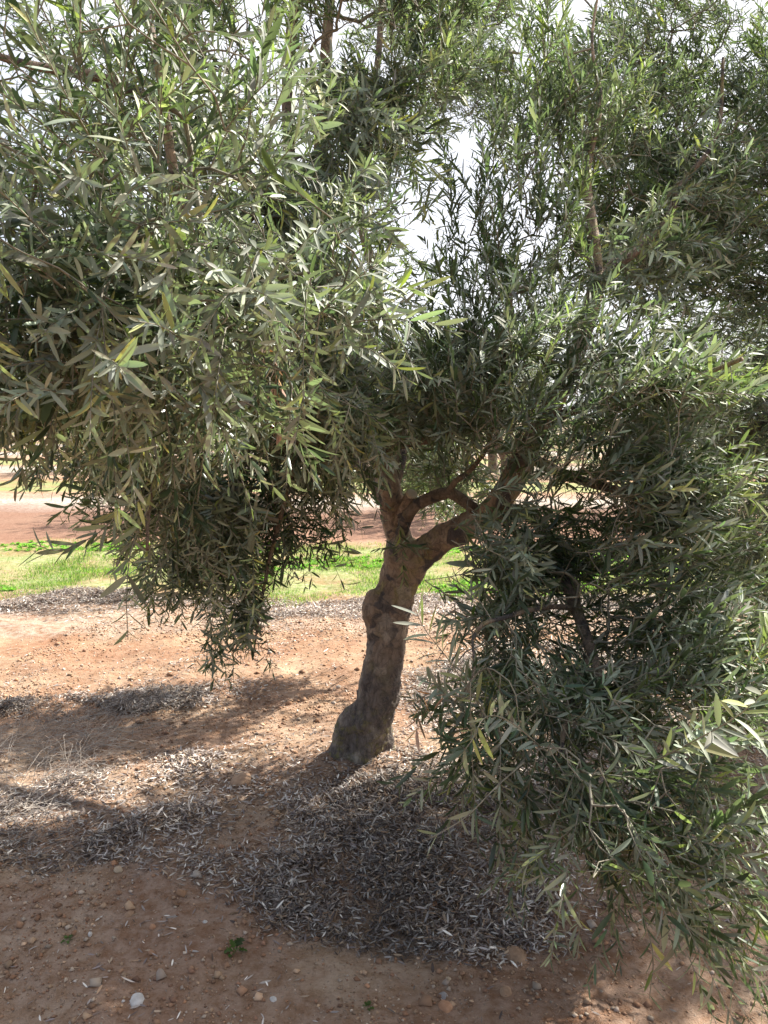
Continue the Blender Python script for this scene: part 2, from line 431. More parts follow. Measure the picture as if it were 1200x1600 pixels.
# ------------------------------------------------------------------ growing a crown on given limbs
def grow(limbs, clumps, origin, r_tip=.0012, scale=1.0, noise_seed=1, node_step=.085, gapcut=.44, prune=False):
    """limbs: list of polylines (k,3).  clumps: centre, radii, n, (outward weight, z bias, droop), group"""
    Ps, Ds, Lss, Dr, Gs = [], [], [], [], []
    for cc in clumps:
        (c, rad, n, ow, zb, dr, gp) = cc[:7]; dv = np.asarray(cc[7]) if len(cc) > 7 else np.zeros(3)
        c = np.asarray(c); rad = np.asarray(rad)
        m = int(n*2.6)
        q = rand_dir(m)*(R.random(m)**(1/2.4))[:, None]
        p = c + q*rad
        keep = vnoise(p, 3.2, noise_seed) > (.33 if gp > 2 else gapcut)
        p = p[keep][:n]; q = q[keep][:n]
        d = unit(unit(p-origin)*ow + unit(q)*.45 + R.normal(0, .42, p.shape) + np.array([0, 0, zb]) + dv)
        ls = R.uniform(.14, .34, len(p))*scale*(1.35 if gp > 2 else 1.0)
        Ps.append(p - d*(ls*.5)[:, None]); Ds.append(d); Lss.append(ls); Dr.append(np.full(len(p), dr)*R.uniform(.5, 1.4, len(p)))
        Gs.append(np.full(len(p), gp))
    P = np.concatenate(Ps); D = np.concatenate(Ds); Ls = np.concatenate(Lss); Dr = np.concatenate(Dr); G = np.concatenate(Gs)
    ok = P[:, 2] > .12
    if prune:       # the gap in the row through which the sun reaches the soil beside the trunk
        w = -math.sin(math.pi/2-SUN_AZ)*P[:, 0] + math.cos(math.pi/2-SUN_AZ)*P[:, 1]
        t = math.cos(math.pi/2-SUN_AZ)*P[:, 0] + math.sin(math.pi/2-SUN_AZ)*P[:, 1]
        ok &= ~((w > 2.98) & (w < 3.34) & (R.random(len(P)) < .88) & (t > 2.3))
        ok &= ~((w > 2.6) & (w < 3.4) & (R.random(len(P)) < .6) & (t > 3.9))
    P, D, Ls, Dr, G = P[ok], D[ok], Ls[ok], Dr[ok], G[ok]
    # skeleton nodes
    nodes = np.concatenate(limbs); nl = len(nodes)
    N = len(P)
    cap = nl + N*14 + 50
    X = np.full((cap, 3), 1e6); X[:nl] = nodes; par = np.full(cap, -1, int); grp = np.zeros(cap, int); cnt = nl
    order = np.argsort(np.min(((P[:, None]-nodes[None])**2).sum(-1), 1)) if N*nl < 4e7 else np.arange(N)
    tip = np.zeros(N, int)
    for j in order:
        d2 = ((X[:cnt]-P[j])**2).sum(1)
        d2[nl:] *= 1.25
        i = int(np.argmin(d2)); L = math.sqrt(((X[i]-P[j])**2).sum())
        k = max(2, min(14, int(L/(node_step*scale*.7))))
        a = X[i].copy(); side = R.normal(0, .06*L, 3); side[2] += .05*L
        prev = i
        for s in range(1, k+1):
            t = s/k
            X[cnt] = a + (P[j]-a)*t + side*math.sin(t*math.pi)
            par[cnt] = prev; grp[cnt] = G[j]; prev = cnt; cnt += 1
        tip[j] = prev
    load = np.zeros(cnt)
    np.add.at(load, tip, 1.0)
    for i in range(cnt-1, nl-1, -1):
        load[par[i]] += load[i]
    rad = r_tip*scale*np.maximum(load, 1)**.43
    ii = np.arange(nl, cnt); pi = par[ii]
    ra = np.where(pi < nl, np.minimum(rad[ii]*1.25, .03), np.minimum(rad[pi], rad[ii]*1.35)); rb = rad[ii]
    return (P, D, Ls, Dr, G), (X[pi], X[ii], ra, rb, grp[ii])

def crown_parts(name_of, shoots, twigs, parent, origin, scale=1.0, detail=3, yel=.1, step=.017, leafL=.050, mats=None):
    P, D, Ls, Dr, G = shoots
    A, B, ra, rb, tg = twigs
    for gp in sorted(set(G.tolist())):
        m = G == gp
        if not m.any(): continue
        pts, lf, _ = shoots_to_leaves(P[m], D[m], Ls[m], Dr[m], scale, step, leafL, detail, yel, ang=60 if gp in (1, 2) else 44)
        V, T, Q, C = leaf_mesh(*lf, detail=detail)
        nm, lab = name_of[gp]
        fol = 'crown' if nm == 'crown' else 'foliage'
        sa, sb = pts[:, :-1].reshape(-1, 3), pts[:, 1:].reshape(-1, 3)
        r = np.linspace(.0017, .0007, 6)*scale
        ka = np.tile(r[:-1], m.sum()); kb = np.tile(r[1:], m.sum())
        tm = tg == gp
        TV, TQ = tubes(np.concatenate([A[tm], sa]), np.concatenate([B[tm], sb]), np.concatenate([ra[tm], ka]), np.concatenate([rb[tm], kb]), 5 if detail == 3 else 3)
        if nm == 'crown':
            a = build('crown', V, [T, Q], LEAF, parent, col=C, origin=(0, 0, 0)); b = build('twigs', TV, [TQ], TWIG, a, smooth=True)
            b['kind'] = 'stuff'
        else:
            a = build(nm, TV, [TQ], TWIG, parent, smooth=True)
            b = build('foliage', V, [T, Q], LEAF, a, col=C)
            if lab: a['label'] = lab
        a.location = -np.asarray(origin) if parent else (0, 0, 0)

# ------------------------------------------------------------------ trunks and limbs
def spline(pts, rad, step=.03):
    pts = np.asarray(pts, float); rad = np.asarray(rad, float)
    P = np.vstack([2*pts[0]-pts[1], pts, 2*pts[-1]-pts[-2]]); Rr = np.r_[rad[0], rad, rad[-1]]
    out, ro = [], []
    for i in range(1, len(P)-2):
        n = max(2, int(np.linalg.norm(P[i+1]-P[i])/step))
        for k in range(n):
            t = k/n; a, b, c, d = P[i-1], P[i], P[i+1], P[i+2]
            out.append(.5*((2*b)+(-a+c)*t+(2*a-5*b+4*c-d)*t*t+(-a+3*b-3*c+d)*t**3))
            ro.append(Rr[i]*(1-t)+Rr[i+1]*t)
    out.append(pts[-1]); ro.append(rad[-1])
    return np.array(out), np.array(ro)

def sweep(C, rr, sides=20, lump=.12, lscale=9, seed=2, flare=0, cap=True):
    T = unit(np.gradient(C, axis=0)); s = np.array([1., 0, 0])
    rings = []
    for i in range(len(C)):
        s = unit(s - (s@T[i])*T[i]); t = np.cross(T[i], s)
        a = np.arange(sides)*2*math.pi/sides
        ring = s[None]*np.cos(a)[:, None] + t[None]*np.sin(a)[:, None]
        rings.append(ring)
    rings = np.array(rings)
    base = C[:, None] + rings*rr[:, None, None]
    nz = (fbm(base, lscale, 3, seed)-.5)*2*lump + (fbm(base*np.array([1, 1, .35]), lscale*4, 2, seed+5)-.5)*lump*.5
    V = C[:, None] + rings*(rr[:, None]*(1+nz))[..., None]
    n, k = V.shape[:2]
    idx = np.arange(n*k).reshape(n, k); nxt = np.roll(idx, -1, 1)
    Q = np.stack([idx[:-1], nxt[:-1], nxt[1:], idx[1:]], -1).reshape(-1, 4)
    V = V.reshape(-1, 3); tri = []
    if cap:
        V = np.vstack([V, C[0], C[-1]]); c0, c1 = n*k, n*k+1
        tri = np.concatenate([np.stack([nxt[0], idx[0], np.full(k, c0)], -1), np.stack([idx[-1], nxt[-1], np.full(k, c1)], -1)])
    return V, Q, np.array(tri, int).reshape(-1, 3)

def merge(parts):
    Vs, Qs, Ts, o = [], [], [], 0
    for V, Q, T in parts:
        Vs.append(V); Qs.append(Q+o); Ts.append(T+o); o += len(V)
    return np.vstack(Vs), np.vstack(Qs), np.vstack(Ts)

def blob(c, r, seed=0, n=18):
    th = np.linspace(0, math.pi, n)[1:-1]; ph = np.arange(n*2)*math.pi/n
    V = np.stack([np.outer(np.sin(th), np.cos(ph)), np.outer(np.sin(th), np.sin(ph)), np.outer(np.cos(th), np.ones(n*2))], -1)
    k = n*2; m = len(th)
    idx = np.arange(m*k).reshape(m, k); nxt = np.roll(idx, -1, 1)
    Q = np.stack([idx[:-1], idx[1:], nxt[1:], nxt[:-1]], -1).reshape(-1, 4)
    V = np.vstack([V.reshape(-1, 3), [[0, 0, 1.]], [[0, 0, -1.]]])
    T = np.concatenate([np.stack([idx[0], nxt[0], np.full(k, m*k)], -1), np.stack([nxt[-1], idx[-1], np.full(k, m*k+1)], -1)])
    V = V*(1+(fbm(V, 1.6, 3, seed)-.5)[:, None]*.35)
    return V*np.asarray(r)+np.asarray(c), Q, T

def remeshed(o, voxel, smooth=3, disp=.006, dscale=.12):
    m = o.modifiers.new('join', 'REMESH'); m.mode = 'VOXEL'; m.voxel_size = voxel; m.use_smooth_shade = True
    s = o.modifiers.new('soften', 'SMOOTH'); s.factor = .5; s.iterations = smooth
    tx = bpy.data.textures.new('bark_relief', 'CLOUDS'); tx.noise_scale = dscale; tx.noise_depth = 4
    d = o.modifiers.new('relief', 'DISPLACE'); d.texture = tx; d.strength = disp; d.mid_level = .5
    d.texture_coords = 'LOCAL'
    tx = bpy.data.textures.new('bark_cracks', 'VORONOI'); tx.noise_scale = dscale*.45
    d = o.modifiers.new('cracks', 'DISPLACE'); d.texture = tx; d.strength = disp*.35; d.mid_level = .5; d.texture_coords = 'LOCAL'

Z0 = 3.55
base_w = at(562, 1180, 3.68); base_w[2] = height(base_w[0:1], base_w[1:2])[0]
O1 = base_w.copy()
tree = empty('olive_tree', O1)
tag(tree, 'near olive tree with a leaning grey brown trunk and a crown filling the picture', 'olive tree')

def lp(pts): return np.array([at(*p) for p in pts])
# trunk with both fork stems, one skin
parts = []
def tube(pts, rads, **k):
    C, r = spline(lp(pts), rads, .02); parts.append(sweep(C, r, 28, **k)); return C
tube([(562, 1225, 3.70), (563, 1170, 3.68), (572, 1135, 3.63), (588, 1095, 3.58), (598, 1040, Z0), (607, 990, Z0), (614, 940, Z0), (626, 895, Z0), (634, 855, Z0)],
     [.125, .114, .102, .096, .091, .088, .090, .086, .080], lump=.14, lscale=6)
tube([(585, 1090, Z0), (556, 1122, 3.58), (540, 1155, 3.60), (530, 1225, 3.62)], [.06, .062, .062, .066], lump=.3, lscale=9)
tube([(590, 1100, Z0), (594, 1138, 3.66), (598, 1170, 3.68), (606, 1225, 3.70)], [.06, .058, .060, .065], lump=.3, lscale=9)
tube([(580, 1105, 3.55), (572, 1140, 3.56), (566, 1165, 3.56), (560, 1225, 3.57)], [.06, .058, .060, .06], lump=.3, lscale=9)
tube([(580, 1110, 3.6), (560, 1150, 3.68), (550, 1180, 3.7), (545, 1195, 3.72)], [.06, .06, .065, .07], lump=.3, lscale=9)
parts.append(blob(at(566, 1130, 3.53), (.05, .045, .045), 5)); parts.append(blob(at(572, 1088, 3.56), (.045, .05, .06), 6))
parts.append(blob(at(586, 955, 3.52), (.055, .07, .10), 7)); parts.append(blob(at(585, 985, 3.52), (.04, .05, .06), 8))
parts.append(blob(at(632, 868, 3.5), (.085, .07, .09), 9))
stemA = tube([(630, 905, Z0), (628, 860, Z0), (618, 815, 3.5), (612, 780, 3.45)], [.07, .062, .058, .055])
stemB = tube([(634, 905, 3.55), (655, 872, 3.5), (690, 842, 3.42), (725, 826, 3.35), (760, 805, 3.28)], [.065, .066, .06, .056, .052])
V, Q, T = merge(parts)
tr = build('trunk', V, [Q, T], BARK, tree, origin=O1); tr.location = (0, 0, 0)
remeshed(tr, .009, 2, .022, .06)
cutp = []
limb_lines = [lp([(566, 1133, 3.5), (600, 1040, Z0), (634, 860, Z0)])[1:]]
def limb(pts, rads, sides=14, lump=.10, label=None, end=.02):
    C, r = spline(lp(pts), rads, .035)
    V, Q, T = sweep(C, r, sides, lump, 11, seed=len(limb_lines))
    o = build('limb', V, [Q, T], BARK2 if rads[0] < .045 else BARK, tree, smooth=True, origin=O1); o.location = (0, 0, 0)
    if label: o['label'] = label
    limb_lines.append(C); return o
# upright leader from the left stem, into the upper left crown
limb([(613, 790, 3.46), (604, 745, 3.42), (592, 690, 3.4), (560, 600, 3.3), (520, 480, 3.2), (500, 330, 3.2), (505, 150, 3.2), (520, -60, 3.2), (530, -220, 3.2)], [.055, .05, .042, .038, .034, .030, .026, .02, .014])
limb([(560, 600, 3.3), (500, 520, 3.1), (462, 400, 3.0), (452, 240, 3.0), (450, 120, 3.0), (460, 0, 3.0), (470, -150, 3.0), (470, -300, 3.1)], [.032, .028, .024, .024, .022, .020, .016, .01], label='straight upright limb among the leaves')
limb([(600, 730, 3.42), (560, 690, 3.1), (480, 640, 2.75), (380, 600, 2.5), (290, 560, 2.3), (200, 520, 2.15), (110, 470, 2.0)], [.035, .03, .026, .022, .018, .013, .008])
limb([(500, 420, 3.15), (430, 340, 2.8), (350, 230, 2.5), (260, 170, 2.3), (150, 120, 2.2), (40, 100, 2.1), (-80, 60, 2.1), (-200, 0, 2.1)], [.028, .027, .025, .021, .016, .011, .007, .003], label='grey limb arching across the upper left')
limb([(380, 600, 2.5), (330, 500, 2.2), (300, 380, 2.0), (270, 260, 1.9), (250, 120, 1.85), (220, -40, 1.9)], [.018, .016, .014, .012, .01, .006])
limb([(480, 640, 2.75), (460, 720, 2.7), (440, 800, 2.85), (420, 880, 2.95), (405, 960, 3.0), (395, 1030, 3.0)], [.015, .012, .009, .007, .005, .003])
limb([(380, 600, 2.5), (330, 640, 2.4), (270, 700, 2.3), (235, 780, 2.25), (230, 860, 2.2)], [.015, .012, .009, .007, .004])
limb([(608, 770, 3.45), (625, 700, 3.6), (620, 600, 3.8), (590, 450, 4.0), (560, 300, 4.1), (590, 100, 4.2), (600, -100, 4.2)], [.04, .035, .03, .026, .022, .018, .012])
limb([(612, 790, 3.46), (560, 720, 3.8), (480, 620, 4.2), (380, 500, 4.6), (300, 380, 4.8), (250, 250, 4.8)], [.04, .036, .03, .025, .02, .012])
# arching limb between the two stems
limb([(626, 842, 3.48), (634, 812, 3.40), (650, 790, 3.34), (676, 777, 3.30), (702, 770, 3.27), (722, 781, 3.26), (748, 800, 3.28)], [.030, .028, .024, .027, .024, .025, .024], label='arched limb bridging the two forks')
limb([(700, 772, 3.27), (712, 752, 3.22), (735, 735, 3.18), (760, 700, 3.1), (775, 650, 3.0)], [.014, .012, .010, .008, .005])
# right limb and its forks
limb([(752, 810, 3.29), (778, 785, 3.22), (802, 750, 3.16), (822, 712, 3.1), (850, 660, 3.05), (885, 590, 3.0), (912, 520, 3.0), (930, 450, 3.05), (926, 360, 3.1), (918, 270, 3.15), (938, 160, 3.2), (925, 60, 3.2), (945, -60, 3.2)], [.051, .050, .050, .046, .040, .034, .032, .032, .022, .014, .009, .006, .004], label='thick right limb rising against the sky')
limb([(930, 450, 3.05), (960, 415, 3.1), (1000, 385, 3.15), (1040, 350, 3.2), (1065, 290, 3.3), (1120, 210, 3.3), (1130, 90, 3.3)], [.028, .027, .022, .017, .013, .01, .006])
limb([(765, 808, 3.27), (820, 800, 3.1), (850, 830, 2.95), (878, 880, 2.8), (900, 950, 2.65), (925, 1020, 2.45), (945, 1090, 2.3), (985, 1180, 2.1), (1030, 1260, 2.0)], [.034, .03, .027, .024, .021, .017, .013, .009, .006], label='drooping limb carrying the low right branches')
limb([(900, 950, 2.65), (860, 948, 2.5), (820, 955, 2.4), (785, 966, 2.35), (755, 975, 2.3), (738, 1000, 2.25), (742, 1040, 2.2), (730, 1080, 2.1)], [.010, .009, .008, .007, .006, .004, .003, .002])
limb([(850, 660, 3.05), (900, 640, 2.8), (960, 620, 2.6), (1030, 600, 2.4), (1100, 585, 2.25), (1160, 560, 2.15)], [.02, .018, .015, .012, .009, .006])
limb([(822, 712, 3.1), (880, 740, 2.9), (940, 760, 2.7), (1000, 770, 2.5), (1070, 770, 2.4)], [.022, .019, .015, .011, .007])
limb([(600, 700, 3.4), (650, 690, 3.2), (700, 680, 3.05), (760, 640, 2.9), (790, 560, 2.8), (800, 450, 2.8)], [.02, .018, .016, .013, .010, .006])
limb([(925, 1020, 2.45), (900, 1080, 2.25), (880, 1150, 2.1), (870, 1230, 2.0), (880, 1310, 1.95)], [.010, .009, .007, .005, .003])
# pruned stubs
for a, b, r in (((622, 815, 3.47), (643, 772, 3.36), .026), ((610, 790, 3.44), (598, 752, 3.32), .022)):
    A, B = at(*a), at(*b)
    C = np.linspace(A, B, 8)
    V, Q, T = sweep(C, np.linspace(r*1.3, r, 8), 16, .1, 12, 3)
    st = build('limb_stub', V, [Q, T], BARK, tree, smooth=True, origin=O1); st.location = (0, 0, 0)
    dd = unit((B-A)+np.array([0, -.02, -.02]))
    V, Q, T = sweep(np.array([B-dd*.002, B+dd*.004, B+dd*.007]), np.array([r*1.0, r*.95, r*.6]), 16, .06, 20, 3)
    cw = build('cut_face', V, [Q, T], CUT, st, smooth=False, origin=O1); cw.location = (0, 0, 0)

C1 = at(600, 350, 3.5)
def cl(px, py, z, rx, ry, rz, n, ow=.6, zb=0., dr=.15, gp=0, dv=(0, 0, 0)):
    n = int(n*(1.3 if gp == 0 else .66 if gp > 2 else 1.5))
    if gp == 0 and px > 610 and z < 3.7: n = int(n*(.66 if py > 450 else .9))
    if gp > 2: dr = dr*.4
    return (at(px, py, z), (rx, ry, rz), n, ow, zb, dr, gp, dv)
RU = (.75, -.1, .45); RR = (.8, -.2, .05)
clumps1 = [
    # upper left, coming towards the viewer
    cl(230, 380, 2.5, .78, .55, .55, 270, .4, .1, .2),
    cl(120, 190, 1.45, .42, .28, .40, 90, .4, .6, .1),
    cl(330, 500, 1.65, .40, .30, .26, 120, .4, -.1, .3),
    cl(60, 500, 1.5, .32, .30, .24, 100, .4, -.1, .3),
    cl(320, 110, 2.1, .36, .35, .32, 70, .4, .3, .1),
    cl(450, 480, 2.8, .45, .5, .45, 250, .5, 0, .2),
    cl(570, 300, 3.1, .26, .4, .65, 170, .4, .1, .2),
    cl(590, 60, 3.1, .42, .45, .35, 170, .4, .4, .1),
    cl(320, 650, 2.5, .56, .4, .17, 175, .3, -.3, .3),
    cl(470, 690, 2.9, .30, .4, .22, 105, .3, -.3, .3),
    # top and back of the crown, mostly above the frame
    cl(450, -190, 3.0, 1.1, .9, .5, 290, .4, .6, .1),
    cl(380, 330, 4.5, 1.2, .65, .7, 150, .4, .1, .2),
    cl(560, 520, 3.9, .45, .3, .35, 90, .4, .1, .2),
    cl(690, 620, 4.75, .95, .35, .40, 190, .4, .0, .2),
    cl(440, 590, 4.8, .85, .35, .45, 330, .4, .0, .2),
    cl(220, 540, 4.5, .60, .35, .45, 220, .4, .0, .2),
    cl(690, 745, 4.0, .35, .2, .12, 50, .3, .0, .2),
    (np.array([.48, 5.07, 1.25]), (.5, .35, .28), 150, .4, 0, .2, 0),
    (np.array([-.15, 5.0, 1.5]), (.5, .3, .3), 110, .4, 0, .2, 0),
    cl(200, 40, 3.3, .9, .5, .45, 110, .4, .3, .1),
    cl(1000, 400, 3.0, .25, .2, .20, 45, .3, .4, .1),
    # centre and right
    cl(640, 600, 3.1, .50, .5, .26, 230, .3, .2, .2),
    cl(40, 620, 2.0, .18, .25, .07, 40, .3, -.2, .3),
    cl(740, 560, 2.9, .34, .35, .42, 170, .1, 1.1, 0.),
    cl(800, 360, 3.1, .34, .4, .40, 100, .1, 1.2, 0.),
    cl(880, 200, 3.2, .30, .4, .55, 110, .1, 1.2, 0.),
    cl(920, 600, 2.7, .42, .4, .28, 180, .2, .3, .0, 0, RU),
    cl(950, 740, 2.55, .34, .35, .22, 150, .2, .2, .1, 0, RU),
    cl(860, 860, 2.6, .26, .3, .18, 90, .3, -.1, .3, 0, RR),
    cl(1080, 590, 2.25, .22, .20, .10, 60, .3, .1, .0, 0, RU),
    cl(1050, 760, 2.35, .20, .20, .12, 60, .3, .1, .1, 0, RU),
    cl(1050, 300, 3.4, .50, .45, .55, 190, .3, .3, .1),
    cl(720, 735, 3.4, .18, .1, .05, 18, .2, .2, .1),
    cl(615, 850, 3.35, .12, .1, .03, 4, .1, .0, .1),
    # low hanging branches
    cl(240, 760, 2.5, .20, .25, .14, 42, .3, -.3, .3, 1, (-.5, 0, 0)),
    cl(390, 820, 3.0, .38, .26, .28, 100, .3, -.7, .2, 2),
    cl(280, 860, 2.9, .28, .2, .12, 40, .3, -.6, .3, 2),
    cl(455, 900, 3.05, .12, .1, .16, 22, .2, -.8, .2, 2),
    cl(380, 985, 3.0, .15, .12, .13, 20, .1, -1., .2, 2),
    cl(310, 800, 2.8, .30, .25, .17, 85, .3, -.4, .3, 2),
    cl(880, 880, 2.75, .28, .30, .14, 80, .2, .1, .1, 3, RU),
    cl(1010, 860, 2.4, .30, .20, .20, 90, .2, .2, .1, 3, RU),
    cl(850, 960, 2.5, .16, .2, .12, 34, .2, .3, .1, 3),
    cl(950, 990, 2.5, .25, .2, .12, 56, .2, .3, .1, 3, RR),
    cl(930, 960, 2.2, .20, .12, .12, 26, .2, .5, .1, 3, RU),
    cl(1090, 1000, 2.4, .24, .25, .20, 60, .2, -.1, .3, 3, RR),
    cl(900, 1000, 2.5, .30, .25, .14, 60, .2, -.3, .3, 3, RR),
    cl(820, 990, 2.55, .16, .25, .20, 40, .2, -.6, .3, 3),
    cl(875, 1030, 2.35, .20, .25, .15, 46, .1, .9, .2, 3, (.3, 0, 0)),
    cl(980, 1000, 2.3, .24, .25, .15, 64, .1, .7, .2, 3, (.6, 0, 0)),
    cl(1100, 1030, 2.2, .20, .25, .14, 50, .1, .6, .2, 3, (.6, 0, 0)),
    cl(790, 960, 2.38, .13, .15, .05, 14, .2, .2, .3, 3),
    cl(720, 1090, 2.3, .10, .2, .10, 9, .1, .7, .3, 5),
    cl(960, 1080, 2.3, .34, .30, .12, 50, .2, -.1, .4, 3, RR),
    cl(810, 1120, 2.25, .16, .28, .14, 38, .2, -.5, .5, 5),
    cl(770, 1190, 2.1, .15, .22, .10, 26, .2, -.5, .5, 5),
    cl(920, 1180, 2.1, .22, .30, .16, 46, .2, -.4, .5, 3, RR),
    cl(1040, 1200, 2.0, .26, .28, .12, 28, .2, .0, .5, 4, RR),
    cl(900, 1290, 1.95, .16, .22, .10, 30, .3, -.5, .5, 4),
    cl(1020, 1310, 1.85, .20, .24, .11, 34, .3, -.4, .5, 4, RR),
    cl(1120, 1300, 1.8, .20, .24, .10, 24, .3, -.1, .5, 4, RR),
    cl(1070, 1400, 1.75, .15, .2, .07, 16, .3, -.4, .6, 4, RR),
    cl(1140, 1120, 1.95, .16, .2, .10, 18, .3, .1, .3, 4, RR),
]
sh, tw = grow(limb_lines, clumps1, C1, noise_seed=5, prune=True)
crown_parts({0: ('crown', None), 1: ('hanging_branch', 'leafy branch hanging at the left edge of the crown'),
             2: ('hanging_branch', 'long leafy curtain hanging left of the trunk'),
             3: ('hanging_branch', 'drooping branch right of the trunk'),
             5: ('hanging_branch', 'leafy spray hanging from the bowed limb beside the trunk'),
             4: ('hanging_branch', 'lowest branch sweeping towards the soil at the right')}, sh, tw, tree, O1)

# single sprigs standing clear of the crown
def sprig(pts, dry=False, label=None, leafL=.06, step=.03, n_end=True, r=.0022):
    C, _ = spline(lp(pts), np.ones(len(pts)), .012)
    seg = np.linalg.norm(np.diff(C, axis=0), axis=1); s = np.r_[0, np.cumsum(seg)]
    TV, TQ = tubes(C[:-1], C[1:], np.linspace(r, r*.45, len(C)-1), np.linspace(r, r*.45, len(C))[1:], 6)
    ks = np.arange(s[-1]*.15, s[-1], step)
    k = len(ks)
    bp = np.stack([np.interp(ks, s, C[:, i]) for i in range(3)], 1)
    tgi = unit(np.stack([np.interp(ks, s, np.gradient(C[:, i])) for i in range(3)], 1))
    B, D, N = [], [], []
    for sg in (0, math.pi):
        ref = unit(np.cross(tgi, np.array([0, -.9, .3]))); r2 = np.cross(tgi, ref)
        ph = sg + R.normal(0, .45, k)
        rad = ref*np.cos(ph)[:, None]+r2*np.sin(ph)[:, None]; a = np.radians(R.normal(42, 12, k))[:, None]
        B.append(bp); D.append(tgi*np.cos(a)+rad*np.sin(a)+np.array([0, 0, -.8 if dry else -.12])); N.append(tgi*np.sin(a)-rad*np.cos(a)+np.array([0, -.2, .4])+R.normal(0, .25, (k, 3)))
    B = np.vstack(B); D = np.vstack(D); N = np.vstack(N)
    L = leafL*np.exp(R.normal(0, .18, len(B)))
    V, T, Q, Cc = leaf_mesh(B, D, N, L, L*R.uniform(.13, .20, len(B)), R.normal(.1, .12, len(B)), leaf_tints(len(B)), 3)
    a = build('dead_twig' if dry else 'sprig', TV, [TQ], TWIG, tree, smooth=True); a.location = -O1
    build('foliage', V, [T, Q], DRYLEAF if dry else LEAF, a, col=Cc)
    if label: a['label'] = label
sprig([(235, 770, 2.2), (190, 800, 2.1), (150, 835, 2.05), (95, 860, 2.0), (50, 850, 1.98)], label='sprig pointing left over the grass', leafL=.07)
sprig([(232, 790, 2.2), (205, 860, 2.15), (198, 930, 2.1), (200, 1000, 2.1)], label='thin sprig hanging over the sunlit soil', leafL=.06, step=.05)
sprig([(780, 1150, 2.1), (740, 1090, 2.05), (700, 1030, 2.0), (665, 985, 1.98), (648, 950, 1.97)], label='sprig rising in front of the trunk', leafL=.068)
sprig([(860, 1180, 2.05), (800, 1130, 1.9), (760, 1120, 1.8), (735, 1160, 1.75), (715, 1185, 1.75)], leafL=.06)
sprig([(820, 1190, 2.0), (775, 1230, 1.85), (730, 1275, 1.8), (690, 1300, 1.78), (660, 1315, 1.77)], label='bare bent twig with a leafy tip above the leaf litter', step=.1, leafL=.06)
sprig([(900, 1350, 1.9), (905, 1440, 1.88), (900, 1500, 1.87), (885, 1470, 1.85), (880, 1420, 1.84)], leafL=.05, step=.035)
sprig([(960, 1330, 1.85), (1000, 1420, 1.8), (1020, 1490, 1.78), (1015, 1560, 1.78)], leafL=.050)
sprig([(1060, 1300, 1.85), (1120, 1350, 1.75), (1160, 1400, 1.7), (1190, 1440, 1.7)], leafL=.06)
sprig([(1000, 1200, 1.95), (1080, 1160, 1.75), (1150, 1120, 1.6), (1195, 1080, 1.5)], leafL=.06, label='long sprig reaching the right edge of the picture')
sprig([(400, 520, 2.0), (425, 560, 1.95), (432, 610, 1.95), (435, 680, 1.95)], dry=True, label='dead twig with withered brown leaves left of the fork', step=.016, leafL=.05)
sprig([(735, 1090, 2.1), (668, 1085, 2.1), (655, 1110, 2.1), (650, 1150, 2.1)], dry=True, label='dead twig with withered brown leaves beside the trunk foot', step=.03, leafL=.05)
sprig([(770, 960, 2.4), (735, 965, 2.4), (715, 950, 2.4), (700, 975, 2.4)], dry=True, step=.05, leafL=.035)

# ------------------------------------------------------------------ the neighbour on the right
O2 = np.array([3.2, 4.05, 0.]); O2[2] = height(O2[0:1], O2[1:2])[0]
tree2 = empty('olive_tree', O2)
tag(tree2, 'dark olive tree standing next in the row at the right edge of the picture', 'olive tree')
parts = []
C, r = spline([O2+[0, 0, -.1], O2+[0, 0, .3], O2+[-.05, .02, .7], O2+[-.12, 0, 1.05]], [.15, .11, .10, .09], .03); parts.append(sweep(C, r, 24, .14, 7))
parts.append(blob(O2+[0, 0, .02], (.18, .17, .1), 3))
V, Q, T = merge(parts); t_ = build('trunk', V, [Q, T], BARK2, tree2, origin=O2); t_.location = (0, 0, 0); remeshed(t_, .014, 2)
lim2 = []
def limb2(pts, rads):
    C, r = spline([O2+np.array(p) for p in pts], rads, .05)
    V, Q, T = sweep(C, r, 12, .1, 11, 3)
    o = build('limb', V, [Q, T], BARK2, tree2, smooth=True, origin=O2); o.location = (0, 0, 0); lim2.append(C)
limb2([(-.12, 0, .95), (-.4, -.1, 1.3), (-.8, -.3, 1.7), (-1.2, -.3, 2.2), (-1.6, .1, 2.8), (-2.1, .5, 3.2)], [.075, .06, .045, .03, .02, .01])
limb2([(-.12, 0, .95), (-.2, .3, 1.5), (-.4, .5, 2.1), (-.7, .6, 2.7), (-.9, .6, 3.3)], [.07, .055, .045, .03, .012])
limb2([(-.12, 0, .95), (.3, -.1, 1.4), (.7, -.3, 1.9), (1., -.3, 2.6)], [.07, .055, .04, .015])
limb2([(-.4, -.1, 1.3), (-.5, -.6, 1.5), (-.6, -1., 1.5), (-.8, -1.4, 1.2)], [.045, .035, .025, .01])
limb2([(-.8, -.3, 1.7), (-1.3, -.2, 1.6), (-1.6, -.2, 1.3), (-1.75, -.25, .9)], [.03, .025, .018, .008])
limb2([(-.15, .2, 1.3), (.1, .7, 1.6), (.2, 1.2, 2.0), (.3, 1.5, 2.5)], [.055, .045, .03, .012])
def c2(dx, dy, dz, rx, ry, rz, n, ow=.6, zb=0., dr=.2):
    n = int(n*(1.15 if dz < 1.6 else 2.1))
    return (O2+np.array([dx, dy, dz]), (rx, ry, rz), n, ow, zb, dr, 0)
